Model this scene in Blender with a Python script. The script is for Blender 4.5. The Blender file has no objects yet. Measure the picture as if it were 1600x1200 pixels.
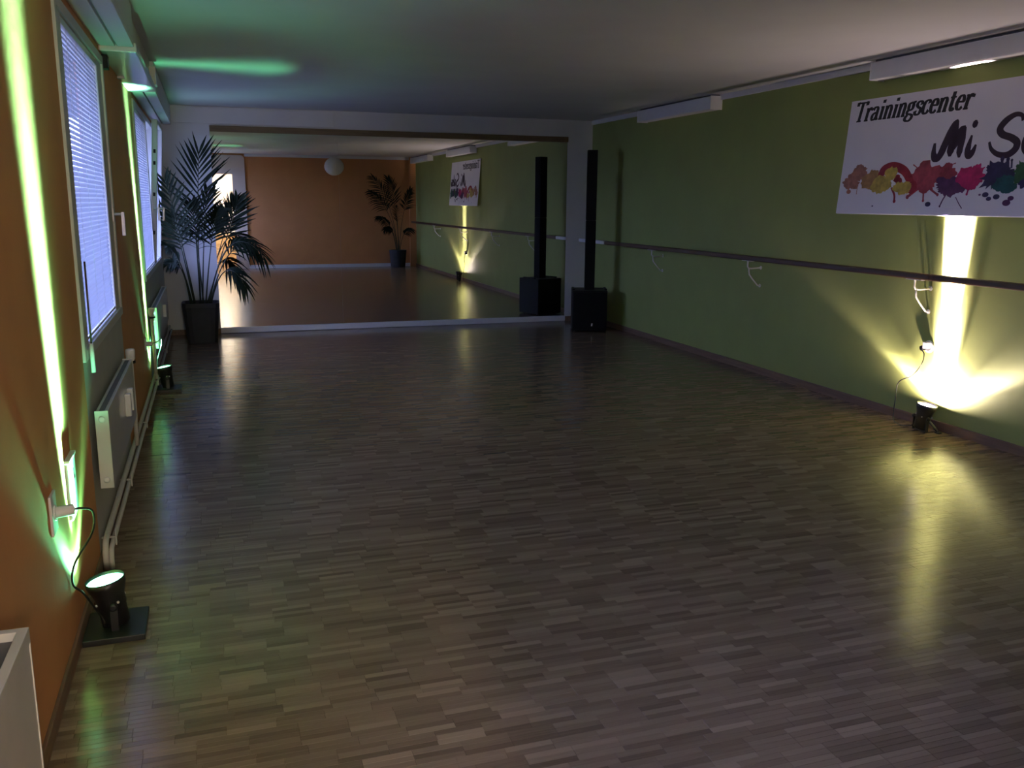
import bpy, bmesh, math, random
from mathutils import Vector, Matrix
random.seed(7)
S = bpy.context.scene
COL = S.collection
R = math.radians

# ------------------------------------------------------------------ camera, world, exposure
cam = bpy.data.cameras.new('camera'); cam.sensor_width = 36.0; cam.lens = 1385.2 / 1600 * 36
cam.clip_start = 0.02; cam.clip_end = 200
co = bpy.data.objects.new('camera', cam); COL.objects.link(co)
rt = Vector((0.9477633, -0.3188823, 0.0076629)); up = Vector((0.0567972, 0.1923513, 0.9796811)); fw = Vector((0.313877, 0.9280706, -0.2004151))
co.matrix_world = Matrix(((rt.x, up.x, -fw.x, 0.4925), (rt.y, up.y, -fw.y, 0.0), (rt.z, up.z, -fw.z, 1.5), (0, 0, 0, 1)))
S.camera = co
wd = bpy.data.worlds.new('dusk'); S.world = wd; wd.use_nodes = True
bg = wd.node_tree.nodes['Background']; bg.inputs[1].default_value = 8.4
_n = wd.node_tree; _tc = _n.nodes.new('ShaderNodeTexCoord'); _sx = _n.nodes.new('ShaderNodeSeparateXYZ'); _mr = _n.nodes.new('ShaderNodeMapRange'); _rp = _n.nodes.new('ShaderNodeValToRGB')
_mr.inputs[1].default_value = -1.0; _mr.inputs[2].default_value = 1.0
_rp.color_ramp.elements[0].position = 0.46; _rp.color_ramp.elements[0].color = (0.05, 0.06, 0.12, 1)
_rp.color_ramp.elements[1].position = 0.56; _rp.color_ramp.elements[1].color = (0.35, 0.44, 1.0, 1)
_n.links.new(_tc.outputs['Generated'], _sx.inputs[0]); _n.links.new(_sx.outputs[2], _mr.inputs[0]); _n.links.new(_mr.outputs[0], _rp.inputs[0]); _n.links.new(_rp.outputs[0], bg.inputs[0])
S.view_settings.view_transform = 'Standard'; S.view_settings.look = 'None'
S.view_settings.exposure = 1.0; S.view_settings.gamma = 1.0; S.view_settings.use_curve_mapping = False
try:
    S.cycles.use_denoising = True; S.cycles.denoiser = 'OPENIMAGEDENOISE'
    S.cycles.max_bounces = 10; S.cycles.diffuse_bounces = 5; S.cycles.glossy_bounces = 5; S.cycles.transparent_max_bounces = 16
    S.cycles.sample_clamp_indirect = 4.0; S.cycles.caustics_reflective = False; S.cycles.caustics_refractive = False
except Exception: pass

W, D, ZC, YR, XL = 5.139, 10.647, 2.511, 0.34, -0.012
GREEN = (0.25, 1.0, 0.58); GFAN = (0.17, 1.0, 0.45); WARM = (1.0, 0.79, 0.82); WFAN = (1.0, 0.78, 0.76)
P_BEAM_G, P_FAN_G, P_BEAM_W, P_FAN_W, P_ROOM = 16.0, 1.25, 120.0, 9.0, 150.0

# ------------------------------------------------------------------ helpers
def mat(name, col, rough=0.6, metal=0.0, noise=0.08, scale=14.0, bump=0.0, spec=0.5, emit=None, es=0.0, coat=0.0, stretch=None):
    m = bpy.data.materials.new(name); m.use_nodes = True
    nt = m.node_tree; b = nt.nodes['Principled BSDF']
    b.inputs['Roughness'].default_value = rough; b.inputs['Metallic'].default_value = metal
    b.inputs['Specular IOR Level'].default_value = spec
    if coat: b.inputs['Coat Weight'].default_value = coat; b.inputs['Coat Roughness'].default_value = 0.12
    tc = nt.nodes.new('ShaderNodeTexCoord'); n = nt.nodes.new('ShaderNodeTexNoise')
    n.inputs['Scale'].default_value = scale; n.inputs['Detail'].default_value = 4
    if stretch:
        mp = nt.nodes.new('ShaderNodeMapping'); mp.inputs['Scale'].default_value = stretch
        nt.links.new(tc.outputs['Object'], mp.inputs[0]); nt.links.new(mp.outputs[0], n.inputs['Vector'])
    else: nt.links.new(tc.outputs['Object'], n.inputs['Vector'])
    r = nt.nodes.new('ShaderNodeValToRGB')
    r.color_ramp.elements[0].position = 0.3; r.color_ramp.elements[1].position = 0.7
    r.color_ramp.elements[0].color = tuple(c * (1 - noise) for c in col) + (1,)
    r.color_ramp.elements[1].color = tuple(min(1, c * (1 + noise)) for c in col) + (1,)
    nt.links.new(n.outputs['Fac'], r.inputs[0]); nt.links.new(r.outputs[0], b.inputs['Base Color'])
    if bump:
        bp = nt.nodes.new('ShaderNodeBump'); bp.inputs['Strength'].default_value = bump; bp.inputs['Distance'].default_value = 0.004
        n2 = nt.nodes.new('ShaderNodeTexNoise'); n2.inputs['Scale'].default_value = scale * 7; n2.inputs['Detail'].default_value = 3
        nt.links.new(tc.outputs['Object'], n2.inputs['Vector'])
        nt.links.new(n2.outputs['Fac'], bp.inputs['Height']); nt.links.new(bp.outputs[0], b.inputs['Normal'])
    if emit:
        b.inputs['Emission Color'].default_value = tuple(emit) + (1,); b.inputs['Emission Strength'].default_value = es
    return m

ORANGE = mat('orange_wall_paint', (0.58, 0.26, 0.095), 0.75, noise=0.06, scale=3, bump=0.35)
GREENW = mat('green_wall_paint', (0.30, 0.345, 0.100), 0.7, noise=0.05, scale=3, bump=0.25)
WHITEW = mat('white_wall_paint', (0.66, 0.66, 0.66), 0.75, noise=0.04, scale=3, bump=0.2)
PARAPET = mat('grey_white_parapet_paint', (0.46, 0.45, 0.42), 0.75, noise=0.05, scale=4, bump=0.2)
CEIL = mat('ceiling_paint', (0.72, 0.71, 0.70), 0.85, noise=0.03, scale=2, bump=0.15)
WPLAST = mat('white_plastic', (0.74, 0.74, 0.74), 0.35, noise=0.02)
FRAMEP = mat('window_frame_grey_white', (0.52, 0.52, 0.50), 0.4, noise=0.03)
DUCTM = mat('duct_white', (0.86, 0.85, 0.84), 0.5, noise=0.02)
WMETAL = mat('white_enamel', (0.62, 0.61, 0.58), 0.28, noise=0.03, coat=0.4)
PIPEM = mat('cream_pipe_paint', (0.60, 0.58, 0.52), 0.35, noise=0.06, scale=30)
BLACK = mat('black_metal', (0.010, 0.010, 0.011), 0.42, noise=0.2)
BLACKP = mat('black_plastic', (0.004, 0.004, 0.005), 0.55, noise=0.2, spec=0.25)
GRILLE = mat('black_speaker_grille', (0.003, 0.003, 0.004), 0.7, noise=0.3, scale=400, spec=0.2)
RUBBER = mat('black_cord_rubber', (0.012, 0.011, 0.010), 0.3, noise=0.1)
WOODB = mat('brown_barre_wood', (0.075, 0.035, 0.016), 0.5, noise=0.25, scale=6, stretch=(8, 0.6, 8))
BASEW = mat('baseboard_wood', (0.18, 0.105, 0.062), 0.5, noise=0.2, scale=6, stretch=(8, 0.6, 8))
TRIMW = mat('brown_trim_wood', (0.16, 0.11, 0.055), 0.6, noise=0.2, scale=6, stretch=(0.6, 8, 8))
PLANTER = mat('dark_planter', (0.018, 0.018, 0.026), 0.6, noise=0.15)
SOIL = mat('potting_soil', (0.02, 0.014, 0.01), 0.9, noise=0.4, scale=60, bump=0.6)
LEAF = mat('palm_leaf', (0.007, 0.015, 0.007), 0.7, spec=0.2, noise=0.35, scale=5)
STEM = mat('palm_stem', (0.018, 0.028, 0.012), 0.6, noise=0.2, scale=12)
GREYD = mat('dark_grey_grille', (0.10, 0.095, 0.11), 0.5, noise=0.08)
PAPER = mat('paper_lantern', (0.68, 0.66, 0.62), 0.8, noise=0.03)
DESKW = mat('light_desk_wood', (0.62, 0.42, 0.18), 0.5, noise=0.2, scale=5, stretch=(1, 8, 8))
BROWNR = mat('brown_rod', (0.06, 0.03, 0.015), 0.4)
BANNER = mat('banner_vinyl', (0.86, 0.83, 0.87), 0.5, noise=0.02, scale=5)
INKB = mat('banner_black_ink', (0.012, 0.010, 0.012), 0.6)
INKP = mat('banner_plum_ink', (0.035, 0.012, 0.030), 0.6)

def mirror_mat():
    m = bpy.data.materials.new('mirror_silver'); m.use_nodes = True; b = m.node_tree.nodes['Principled BSDF']
    b.inputs['Base Color'].default_value = (0.86, 0.88, 0.86, 1); b.inputs['Metallic'].default_value = 1; b.inputs['Roughness'].default_value = 0.0
    return m
MIRROR = mirror_mat()

def glass_mat():
    m = bpy.data.materials.new('window_glass'); m.use_nodes = True; nt = m.node_tree; nt.nodes.clear()
    o = nt.nodes.new('ShaderNodeOutputMaterial'); mx = nt.nodes.new('ShaderNodeMixShader'); t = nt.nodes.new('ShaderNodeBsdfTransparent')
    g = nt.nodes.new('ShaderNodeBsdfGlossy'); g.inputs['Roughness'].default_value = 0.02; fr = nt.nodes.new('ShaderNodeFresnel'); fr.inputs[0].default_value = 1.45
    ge = nt.nodes.new('ShaderNodeNewGeometry'); inv = nt.nodes.new('ShaderNodeMath'); inv.operation = 'SUBTRACT'; inv.inputs[0].default_value = 1.0; mu = nt.nodes.new('ShaderNodeMath'); mu.operation = 'MULTIPLY'
    nt.links.new(ge.outputs['Backfacing'], inv.inputs[1]); nt.links.new(fr.outputs[0], mu.inputs[0]); nt.links.new(inv.outputs[0], mu.inputs[1])   # only the outer face reflects
    nt.links.new(mu.outputs[0], mx.inputs[0]); nt.links.new(t.outputs[0], mx.inputs[1]); nt.links.new(g.outputs[0], mx.inputs[2]); nt.links.new(mx.outputs[0], o.inputs[0])
    return m
GLASS = glass_mat()

def slat_mat():
    m = bpy.data.materials.new('blind_slat_white'); m.use_nodes = True; nt = m.node_tree; nt.nodes.clear()
    o = nt.nodes.new('ShaderNodeOutputMaterial'); mx = nt.nodes.new('ShaderNodeMixShader'); mx.inputs[0].default_value = 0.23
    d = nt.nodes.new('ShaderNodeBsdfDiffuse'); d.inputs[0].default_value = (0.62, 0.62, 0.64, 1)
    t = nt.nodes.new('ShaderNodeBsdfTranslucent'); t.inputs[0].default_value = (0.50, 0.52, 0.60, 1)
    nt.links.new(d.outputs[0], mx.inputs[1]); nt.links.new(t.outputs[0], mx.inputs[2]); nt.links.new(mx.outputs[0], o.inputs[0])
    return m
SLAT = slat_mat()

def oak_mat():
    m = bpy.data.materials.new('oak_parquet'); m.use_nodes = True; nt = m.node_tree; b = nt.nodes['Principled BSDF']
    a = nt.nodes.new('ShaderNodeAttribute'); a.attribute_name = 'tone'
    g = nt.nodes.new('ShaderNodeNewGeometry'); mp = nt.nodes.new('ShaderNodeMapping'); mp.inputs['Scale'].default_value = (3, 60, 60)
    n = nt.nodes.new('ShaderNodeTexNoise'); n.inputs['Scale'].default_value = 3; n.inputs['Detail'].default_value = 5
    nt.links.new(g.outputs['Position'], mp.inputs[0]); nt.links.new(mp.outputs[0], n.inputs['Vector'])
    md = nt.nodes.new('ShaderNodeMath'); md.operation = 'MULTIPLY_ADD'; md.inputs[1].default_value = 0.35
    nt.links.new(n.outputs['Fac'], md.inputs[0]); nt.links.new(a.outputs['Fac'], md.inputs[2])
    r = nt.nodes.new('ShaderNodeValToRGB'); e = r.color_ramp.elements
    e[0].position = 0.1; e[0].color = (0.115, 0.078, 0.050, 1); e[1].position = 1.15 if False else 1.0; e[1].color = (0.32, 0.235, 0.158, 1)
    x = e.new(0.5); x.color = (0.215, 0.150, 0.098, 1)
    nt.links.new(md.outputs[0], r.inputs[0]); nt.links.new(r.outputs[0], b.inputs['Base Color'])
    rr = nt.nodes.new('ShaderNodeMapRange'); rr.inputs[3].default_value = 0.16; rr.inputs[4].default_value = 0.22
    nt.links.new(n.outputs['Fac'], rr.inputs[0]); nt.links.new(rr.outputs[0], b.inputs['Roughness'])
    bp = nt.nodes.new('ShaderNodeBump'); bp.inputs['Strength'].default_value = 0.015; bp.inputs['Distance'].default_value = 0.001
    nt.links.new(n.outputs['Fac'], bp.inputs['Height']); nt.links.new(bp.outputs[0], b.inputs['Normal'])
    return m
OAK = oak_mat()

def bm_new(): return bmesh.new()
def box(bm, x0, x1, y0, y1, z0, z1, mi=0):
    vs = [bm.verts.new((x, y, z)) for z in (z0, z1) for (x, y) in ((x0, y0), (x1, y0), (x1, y1), (x0, y1))]
    for f in ((3, 2, 1, 0), (4, 5, 6, 7), (0, 1, 5, 4), (1, 2, 6, 5), (2, 3, 7, 6), (3, 0, 4, 7)):
        fc = bm.faces.new([vs[i] for i in f]); fc.material_index = mi
    return vs
def lathe(bm, prof, n=20, M=None, smooth=True):
    rings = []
    for r, z in prof:
        ring = [bm.verts.new((r * math.cos(2 * math.pi * i / n), r * math.sin(2 * math.pi * i / n), z)) for i in range(n)]
        rings.append(ring)
    for a, b in zip(rings[:-1], rings[1:]):
        for i in range(n):
            f = bm.faces.new((a[i], a[(i + 1) % n], b[(i + 1) % n], b[i])); f.smooth = smooth
    if prof[0][0] > 1e-5: bm.faces.new(rings[0][::-1])
    if prof[-1][0] > 1e-5: bm.faces.new(rings[-1])
    if M is not None: bmesh.ops.transform(bm, matrix=M, verts=[v for rg in rings for v in rg])
def catmull(pts, k=6):
    pts = [Vector(p) for p in pts]
    if len(pts) < 3: return pts
    P = [pts[0] * 2 - pts[1]] + pts + [pts[-1] * 2 - pts[-2]]; out = []
    for i in range(1, len(P) - 2):
        a, b, c, d = P[i - 1:i + 3]
        for j in range(k):
            t = j / k
            out.append(0.5 * ((2 * b) + (c - a) * t + (2 * a - 5 * b + 4 * c - d) * t * t + (3 * b - a - 3 * c + d) * t ** 3))
    out.append(pts[-1]); return out
def tube(bm, pts, r, n=8, smooth_path=True):
    pts = catmull(pts) if smooth_path else [Vector(p) for p in pts]
    rings = []; prev = None
    for i, q in enumerate(pts):
        t = (pts[min(i + 1, len(pts) - 1)] - pts[max(i - 1, 0)]).normalized()
        if prev is None:
            a = t.orthogonal().normalized()
        else:
            a = (prev - t * prev.dot(t)); a = a.normalized() if a.length > 1e-6 else t.orthogonal().normalized()
        prev = a; b = t.cross(a)
        rr = r(i / (len(pts) - 1)) if callable(r) else r
        rings.append([bm.verts.new(q + (a * math.cos(2 * math.pi * k / n) + b * math.sin(2 * math.pi * k / n)) * rr) for k in range(n)])
    for A, B in zip(rings[:-1], rings[1:]):
        for k in range(n):
            f = bm.faces.new((A[k], A[(k + 1) % n], B[(k + 1) % n], B[k])); f.smooth = True
    bm.faces.new(rings[0][::-1]); bm.faces.new(rings[-1])
def prism(bm, poly, axis, lo, hi):
    """poly: 2-D outline extruded along axis from lo to hi"""
    def v(p, h):
        return {'x': (h, p[0], p[1]), 'y': (p[0], h, p[1]), 'z': (p[0], p[1], h)}[axis]
    a = [bm.verts.new(v(p, lo)) for p in poly]; b = [bm.verts.new(v(p, hi)) for p in poly]
    n = len(poly)
    for i in range(n): bm.faces.new((a[i], a[(i + 1) % n], b[(i + 1) % n], b[i]))
    bm.faces.new(a[::-1]); bm.faces.new(b)
def bevel(bm, w=0.004, seg=2):
    bmesh.ops.bevel(bm, geom=[e for e in bm.edges if e.is_manifold and e.calc_face_angle(0) > 0.5], offset=w, segments=seg, affect='EDGES', profile=0.6)
def obj(name, bm, m, parent=None, bev=0.0):
    bmesh.ops.recalc_face_normals(bm, faces=bm.faces)
    if bev: bevel(bm, bev)
    me = bpy.data.meshes.new(name); bm.to_mesh(me); bm.free()
    for k in (m if isinstance(m, (list, tuple)) else [m]): me.materials.append(k)
    o = bpy.data.objects.new(name, me); COL.objects.link(o)
    if parent: o.parent = parent
    return o
def thing(name, label, cat, loc=(0, 0, 0), rz=0.0, group=None):
    o = bpy.data.objects.new(name, None); COL.objects.link(o); o.empty_display_size = 0.1
    o.location = loc; o.rotation_euler = (0, 0, rz); tag(o, label, cat, group); return o
def tag(o, label, cat, group=None):
    o['label'] = label; o['category'] = cat
    if group: o['group'] = group
    return o
def struct(name, bm, m, label, bev=0.0):
    o = obj(name, bm, m, None, bev); o['kind'] = 'structure'; o['label'] = label; return o
def boxo(name, x0, x1, y0, y1, z0, z1, m, parent=None, bev=0.003):
    bm = bm_new(); box(bm, x0, x1, y0, y1, z0, z1); return obj(name, bm, m, parent, bev)
def copy_tree(o, parent=None):
    c = o.copy(); COL.objects.link(c)
    if parent: c.parent = parent
    for ch in list(o.children): copy_tree(ch, c)
    return c

# ------------------------------------------------------------------ room shell
bm = bm_new(); box(bm, -0.3, W + 0.3, -4.2, D + 0.3, -0.20, -0.008)
floor = struct('floor', bm, OAK, 'brown oak strip parquet floor with a satin sheen')
bm = bm_new(); box(bm, -0.3, W + 0.3, -4.2, D + 0.3, ZC, ZC + 0.2)
struct('ceiling', bm, CEIL, 'plain white painted ceiling of the dance hall')

# parquet strips: short lamellae laid across the room
LS, WS = 0.14, 0.0233
strips = []; y = YR - 0.2; row = 0
rnd = random.Random(3)
while y < D + 0.0:
    n = rnd.choice((2, 3, 3, 4, 5)); off = rnd.uniform(0, LS)
    for _ in range(n):
        o2 = off + rnd.uniform(-0.002, 0.002); x = XL - LS + (o2 % LS)
        x -= 0
        while x < W:
            a, b = max(x, XL), min(x + LS, W)
            if b - a > 0.004 and y + WS <= D + 0.01: strips.append((a, b, y, rnd.gauss(0.34, 0.13) if rnd.random() < .8 else rnd.choice((0.05, 0.12, 0.62, 0.7))))
            x += LS
        y += WS
camx, camy = 0.4925, 0.0
def in_view(a, b, yy):
    x = (a + b) / 2; v = Vector((x - camx, yy - camy, -1.5)); z = v.dot(fw)
    if z <= 0: return False
    px, py = 800 + 1385 * v.dot(rt) / z, 600 - 1385 * v.dot(up) / z
    return 20 < px < 1590 and py < 1205
near = sorted([s for s in strips if (s[1] - s[0]) > LS - 0.003 and in_view(s[0], s[1], s[2])], key=lambda s: (s[0] - camx) ** 2 + s[2] ** 2)[:300]
nearset = set(id(s) for s in near)
G = 0.0004
variants = []
for k in range(16):
    bm = bm_new(); box(bm, G, LS - G, G, WS - G, -0.008, 0.0); bmesh.ops.recalc_face_normals(bm, faces=bm.faces)
    bm.edges.ensure_lookup_table()
    bmesh.ops.bevel(bm, geom=[e for e in bm.edges if all(v.co.z > -0.001 for v in e.verts)], offset=0.0005, segments=1, affect='EDGES')
    me = bpy.data.meshes.new('parquet_strip'); bm.to_mesh(me); bm.free(); me.materials.append(OAK)
    at = me.attributes.new('tone', 'FLOAT', 'POINT'); tone = [0.03, 0.12, 0.18, 0.24, 0.27, 0.3, 0.33, 0.35, 0.37, 0.4, 0.43, 0.46, 0.5, 0.56, 0.64, 0.72][k]
    at.data.foreach_set('value', [tone] * len(me.vertices)); variants.append((tone, me))
for (a, b, yy, t) in near:
    me = min(variants, key=lambda v: abs(v[0] - t))[1]
    o = bpy.data.objects.new('parquet_strip', me); COL.objects.link(o); o.parent = floor; o.location = (a, yy, rnd.uniform(-0.0002, 0))
verts, faces, tones = [], [], []
for s in strips:
    if id(s) in nearset: continue
    a, b, yy, t = s; i = len(verts); z = rnd.uniform(-0.0002, 0)
    sl, sw = rnd.uniform(-1, 1) * 0.00006, rnd.uniform(-1, 1) * 0.00004
    for (xx, y2, zz) in ((a + G, yy + G, z + sl), (b - G, yy + G, z - sl), (b - G, yy + WS - G, z - sl + sw), (a + G, yy + WS - G, z + sl + sw)):
        verts.append((xx, y2, zz)); verts.append((xx, y2, -0.008))
    faces += [(i, i + 2, i + 4, i + 6), (i, i + 1, i + 3, i + 2), (i + 2, i + 3, i + 5, i + 4), (i + 4, i + 5, i + 7, i + 6), (i + 6, i + 7, i + 1, i)]
    tones += [t] * 8
me = bpy.data.meshes.new('parquet_strips'); me.from_pydata(verts, [], faces); me.materials.append(OAK)
at = me.attributes.new('tone', 'FLOAT', 'POINT'); at.data.foreach_set('value', tones)
o = bpy.data.objects.new('parquet_strips', me); COL.objects.link(o); o.parent = floor; o['kind'] = 'stuff'

# left wall with window openings
WIN = {1: (3.83, 5.48), 2: (7.58, 10.30), 3: (0.50, 1.98)}
ZS, ZT = 0.862, 2.255
XO = -0.145
bm = bm_new()
wins = sorted(WIN.values()); ys = [-0.2] + [v for w in wins for v in w] + [D + 0.2]
for i in range(0, len(ys), 2):
    y0, y1 = ys[i], ys[i + 1]
    if y1 > D: box(bm, XO, XL, y0, y1, 0, ZC, 1)
    else: box(bm, XO, XL, y0, y1, 0, ZC, 0)
for (y0, y1) in wins:
    box(bm, XO, XL, y0, y1, 0, ZS, 1); box(bm, XO, XL, y0, y1, ZT, ZC, 0)
struct('wall_left', bm, [ORANGE, PARAPET], 'orange painted wall with window bays and grey parapets along the left')
bm = bm_new(); box(bm, XO - 0.75, XO, -0.4, D + 0.3, 2.36, 2.50); box(bm, XO - 0.80, XO - 0.75, -0.4, D + 0.3, 2.30, 2.52)  # unseen overhang, added to block high sky and dim the upper slats
struct('sky_screen_overhang', bm, mat('sky_screen_grey', (0.12, 0.12, 0.13), 0.8), 'added dark overhang outside, out of view, screening high sky above the left windows')
bm = bm_new(); box(bm, W, W + 0.2, -0.2, D + 0.2, 0, ZC)
struct('wall_right', bm, GREENW, 'lime green painted wall along the right')
bm = bm_new(); box(bm, XL - 0.2, W + 0.2, D + 0.012, D + 0.2, 0, ZC)
box(bm, XL, 0.557, D - 0.004, D + 0.012, 0, ZC); box(bm, 4.803, W, D - 0.004, D + 0.012, 0, ZC); box(bm, 0.557, 4.803, D - 0.004, D + 0.012, 2.307, ZC)
struct('wall_back', bm, WHITEW, 'white painted end wall framing the mirror')
boxo('trim_1', 0.02, 1.905, D - 0.018, D - 0.004, 2.325, 2.502, WHITEW)['kind'] = 'structure'
bpy.data.objects['trim_1']['label'] = 'thin white cover board on the left part of the header above the mirror'
# rear wall with doorway at the left
bm = bm_new(); box(bm, 1.04, W, YR - 0.2, YR, 0, ZC); box(bm, XL, 1.04, YR - 0.2, YR, 2.07, ZC); box(bm, XL - .25, 0.06, YR - 0.2, YR, 0, 2.07)
struct('wall_rear', bm, ORANGE, 'orange painted rear wall behind the camera, seen in the mirror')
bm = bm_new()
poly = [(1.04, 0.0), (1.31, 0.0)] + [(1.31 - 0.09 + 0.09 * math.cos(t), 2.475 - 0.09 + 0.09 * math.sin(t)) for t in [i * math.pi / 16 for i in range(9)]] + [(0.0, 2.475), (0.0, 2.07), (1.04, 2.07)]
prism(bm, poly, 'y', YR, YR + 0.035)
o = struct('trim_2', bm, mat('cream_surround_paint', (0.62, 0.52, 0.42), 0.7, noise=0.04, scale=3), 'pale plaster door surround with a rounded corner on the rear wall')
bm = bm_new(); box(bm, 4.99, W, YR, YR + 0.06, 0, ZC); struct('trim_3', bm, ORANGE, 'narrow orange corner column on the rear wall')
# anteroom beyond the doorway
bm = bm_new(); box(bm, -1.2, 3.0, -4.2, -2.75, 0, ZC); box(bm, -1.3, -1.1, -4.2, YR - 0.2, 0, ZC); box(bm, 2.9, 3.1, -4.2, YR - 0.2, 0, ZC); box(bm, -1.1, XL - 0.25, YR - 0.3, YR - 0.2, 0, ZC)
struct('wall_anteroom', bm, mat('anteroom_white', (0.8, 0.74, 0.62), 0.8, noise=0.03), 'bright cream walls of the lit room beyond the doorway')
# baseboards, cornice
def base(name, pts, label, m=BASEW):
    bm = bm_new()
    for b in pts: box(bm, *b)
    return struct(name, bm, m, label, 0.003)
base('baseboard_left', [(XL, 0.0, YR, D - .004, 0.0, 0.06)], 'brown wooden baseboard below the orange wall')
base('baseboard_right', [(W - 0.018, W, YR, D - .004, 0.0, 0.062)], 'brown wooden baseboard below the green wall')
base('baseboard_back', [(0.0, 0.557, D - 0.02, D - 0.004, 0, 0.06), (4.803, W - 0.018, D - 0.02, D - 0.004, 0, 0.06)], 'dark baseboard beside the mirror')
base('baseboard_rear', [(1.31, 4.99, YR, YR + 0.018, 0, 0.075)], 'white baseboard below the orange rear wall', WPLAST)
bm = bm_new(); box(bm, W - 0.02, W, YR + 0.06, D - .004, ZC - 0.05, ZC); struct('trim_4', bm, CEIL, 'white cornice strip along the top of the green wall', 0.004)
bm = bm_new(); box(bm, 1.31, W - 0.02, YR, YR + 0.03, ZC - 0.06, ZC); struct('trim_5', bm, CEIL, 'white cornice strip along the top of the rear wall', 0.004)
bm = bm_new(); box(bm, 0.557, 4.803, D - 0.03, D + 0.012, 2.243, 2.307); struct('trim_6', bm, TRIMW, 'brown wooden strip along the top of the mirror', 0.003)
bm = bm_new(); box(bm, 0.557, 4.803, D - 0.03, D + 0.012, 0.006, 0.066); struct('trim_7', bm, WPLAST, 'white ledge strip along the foot of the mirror', 0.004)

# mirror in three panels
mr = thing('wall_mirror', 'large three panel wall mirror covering the white end wall', 'mirror', (2.68, D, 0.066))
for a, b in ((0.557, 1.9520), (1.9528, 3.3850), (3.3858, 4.803)):
    bm = bm_new(); box(bm, a - 2.68, b - 2.68, 0.0, 0.011, 0.0, 2.176); obj('mirror_panel', bm, MIRROR, mr)

# soffit along the left wall with curtain rails
bm = bm_new(); box(bm, XL, 0.165, YR + .036, 5.40, 2.325, ZC); box(bm, XL, 0.140, 5.40, 7.45, 2.325, ZC); box(bm, XL, 0.165, 7.45, D - .004, 2.325, ZC)
sf = struct('trim_8', bm, CEIL, 'white boxed soffit along the ceiling above the windows')
for (a, b) in ((YR + .036, 5.40), (7.45, D - .02)):
    for (x0, x1) in ((XL, 0.072), (0.086, 0.165)):
        boxo('soffit_board', x0, x1, a, b, 2.300, 2.325, CEIL, sf, 0.003)
boxo('soffit_casing', XL, 0.178, 5.41, 7.32, 2.275, 2.325, WMETAL, sf, 0.008)
boxo('soffit_end_cap', 0.140, 0.185, 7.32, 7.47, 2.33, 2.46, WMETAL, sf, 0.006)
boxo('soffit_clip', XL, 0.03, 6.45, 6.52, 2.262, 2.275, WPLAST, sf, 0.004)
o = boxo('alarm_sensor', XL, 0.02, 5.52, 5.60, 2.20, 2.272, BLACKP); tag(o, 'small black box on the orange pier just under the soffit', 'sensor')
bm = bm_new(); box(bm, 0.019, 0.0225, 5.54, 5.58, 2.215, 2.255); obj('sensor_lens', bm, GREYD, o)

# ------------------------------------------------------------------ windows
def sash(parent, y0, y1, z0, z1, tilt=0.0, handle=None, fwid=0.075, fnear=0.075, name='window_sash'):
    fb = 0.038;
    bm = bm_new(); xa, xb = -0.062, -0.010
    h = z1 - z0
    box(bm, xa, xb, y0, y0 + fnear, 0, h); box(bm, xa, xb, y1 - fwid, y1, 0, h)
    box(bm, xa, xb, y0 + fnear, y1 - fwid, 0, fb); box(bm, xa, xb, y0 + fnear, y1 - fwid, h - fb, h)
    s = obj('sash', bm, FRAMEP, parent, 0.006); s.location = (0, 0, z0); s.rotation_euler = (0, tilt, 0)
    bm = bm_new(); box(bm, -0.045, -0.039, y0 + fnear - .01, y1 - fwid + .01, fb - .01, h - fb + .01); obj('pane', bm, GLASS, s)
    if handle is not None:
        bm = bm_new(); box(bm, -0.002, 0.008, handle - .015, handle + .015, h * .40 - .04, h * .40 + .04)
        tube(bm, [(0.0, handle, h * .40), (0.05, handle, h * .40)], 0.009, smooth_path=False)
        box(bm, 0.042, 0.060, handle - 0.011, handle + 0.011, h * .40 - .115, h * .40 + .012)
        obj('handle', bm, mat('window_handle_metal', (0.45, 0.42, 0.36), 0.35, metal=0.5), s, 0.002)
    if tilt:
        for zz in (0.30, 0.66, 0.95, 1.06):
            bm = bm_new(); box(bm, -0.043, -0.022, y0 - .003, y0 + .002, zz, zz + 0.035); obj('lock_slot', bm, BLACKP, s)
    return s
def window(n, label, sashes, hands, fw_=0.075, fn_=None):
    y0, y1 = WIN[n]; bm = bm_new(); f = 0.045
    box(bm, -0.13, XL + 0.012, y0, y0 + f, ZS, ZT); box(bm, -0.13, XL + 0.012, y1 - f, y1, ZS, ZT)
    box(bm, -0.13, XL + 0.012, y0 + f, y1 - f, ZS, ZS + f); box(bm, -0.13, XL + 0.012, y0 + f, y1 - f, ZT - f, ZT)
    for (a, b, t), (c, d, t2) in zip(sashes[:-1], sashes[1:]): box(bm, -0.13, -0.064, b - .02, c + .02, ZS + f, ZT - f)
    w = struct('window_%d' % n, bm, FRAMEP, label, 0.004)
    ss = [sash(w, a, b, ZS + 0.012, ZT - 0.012, t, hd, fw_, fn_ or fw_) for (a, b, t), hd in zip(sashes, hands)]
    boxo('outer_sill', XO - .18, -0.13, y0, y1, ZS - .03, ZS, WMETAL, w)
    return w, ss
window(1, 'white framed window with handle in the near left bay', [(3.875, 5.435, 0.0)], [5.34], 0.20, 0.155)
window(2, 'white framed window beside the palm with its far sash tilted open', [(7.62, 9.17, 0.0), (9.25, 10.27, R(4.2))], [9.13, 9.31])
window(3, 'white framed window in the bay beside the camera', [(0.54, 1.94, 0.0)], [1.90])

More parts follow.
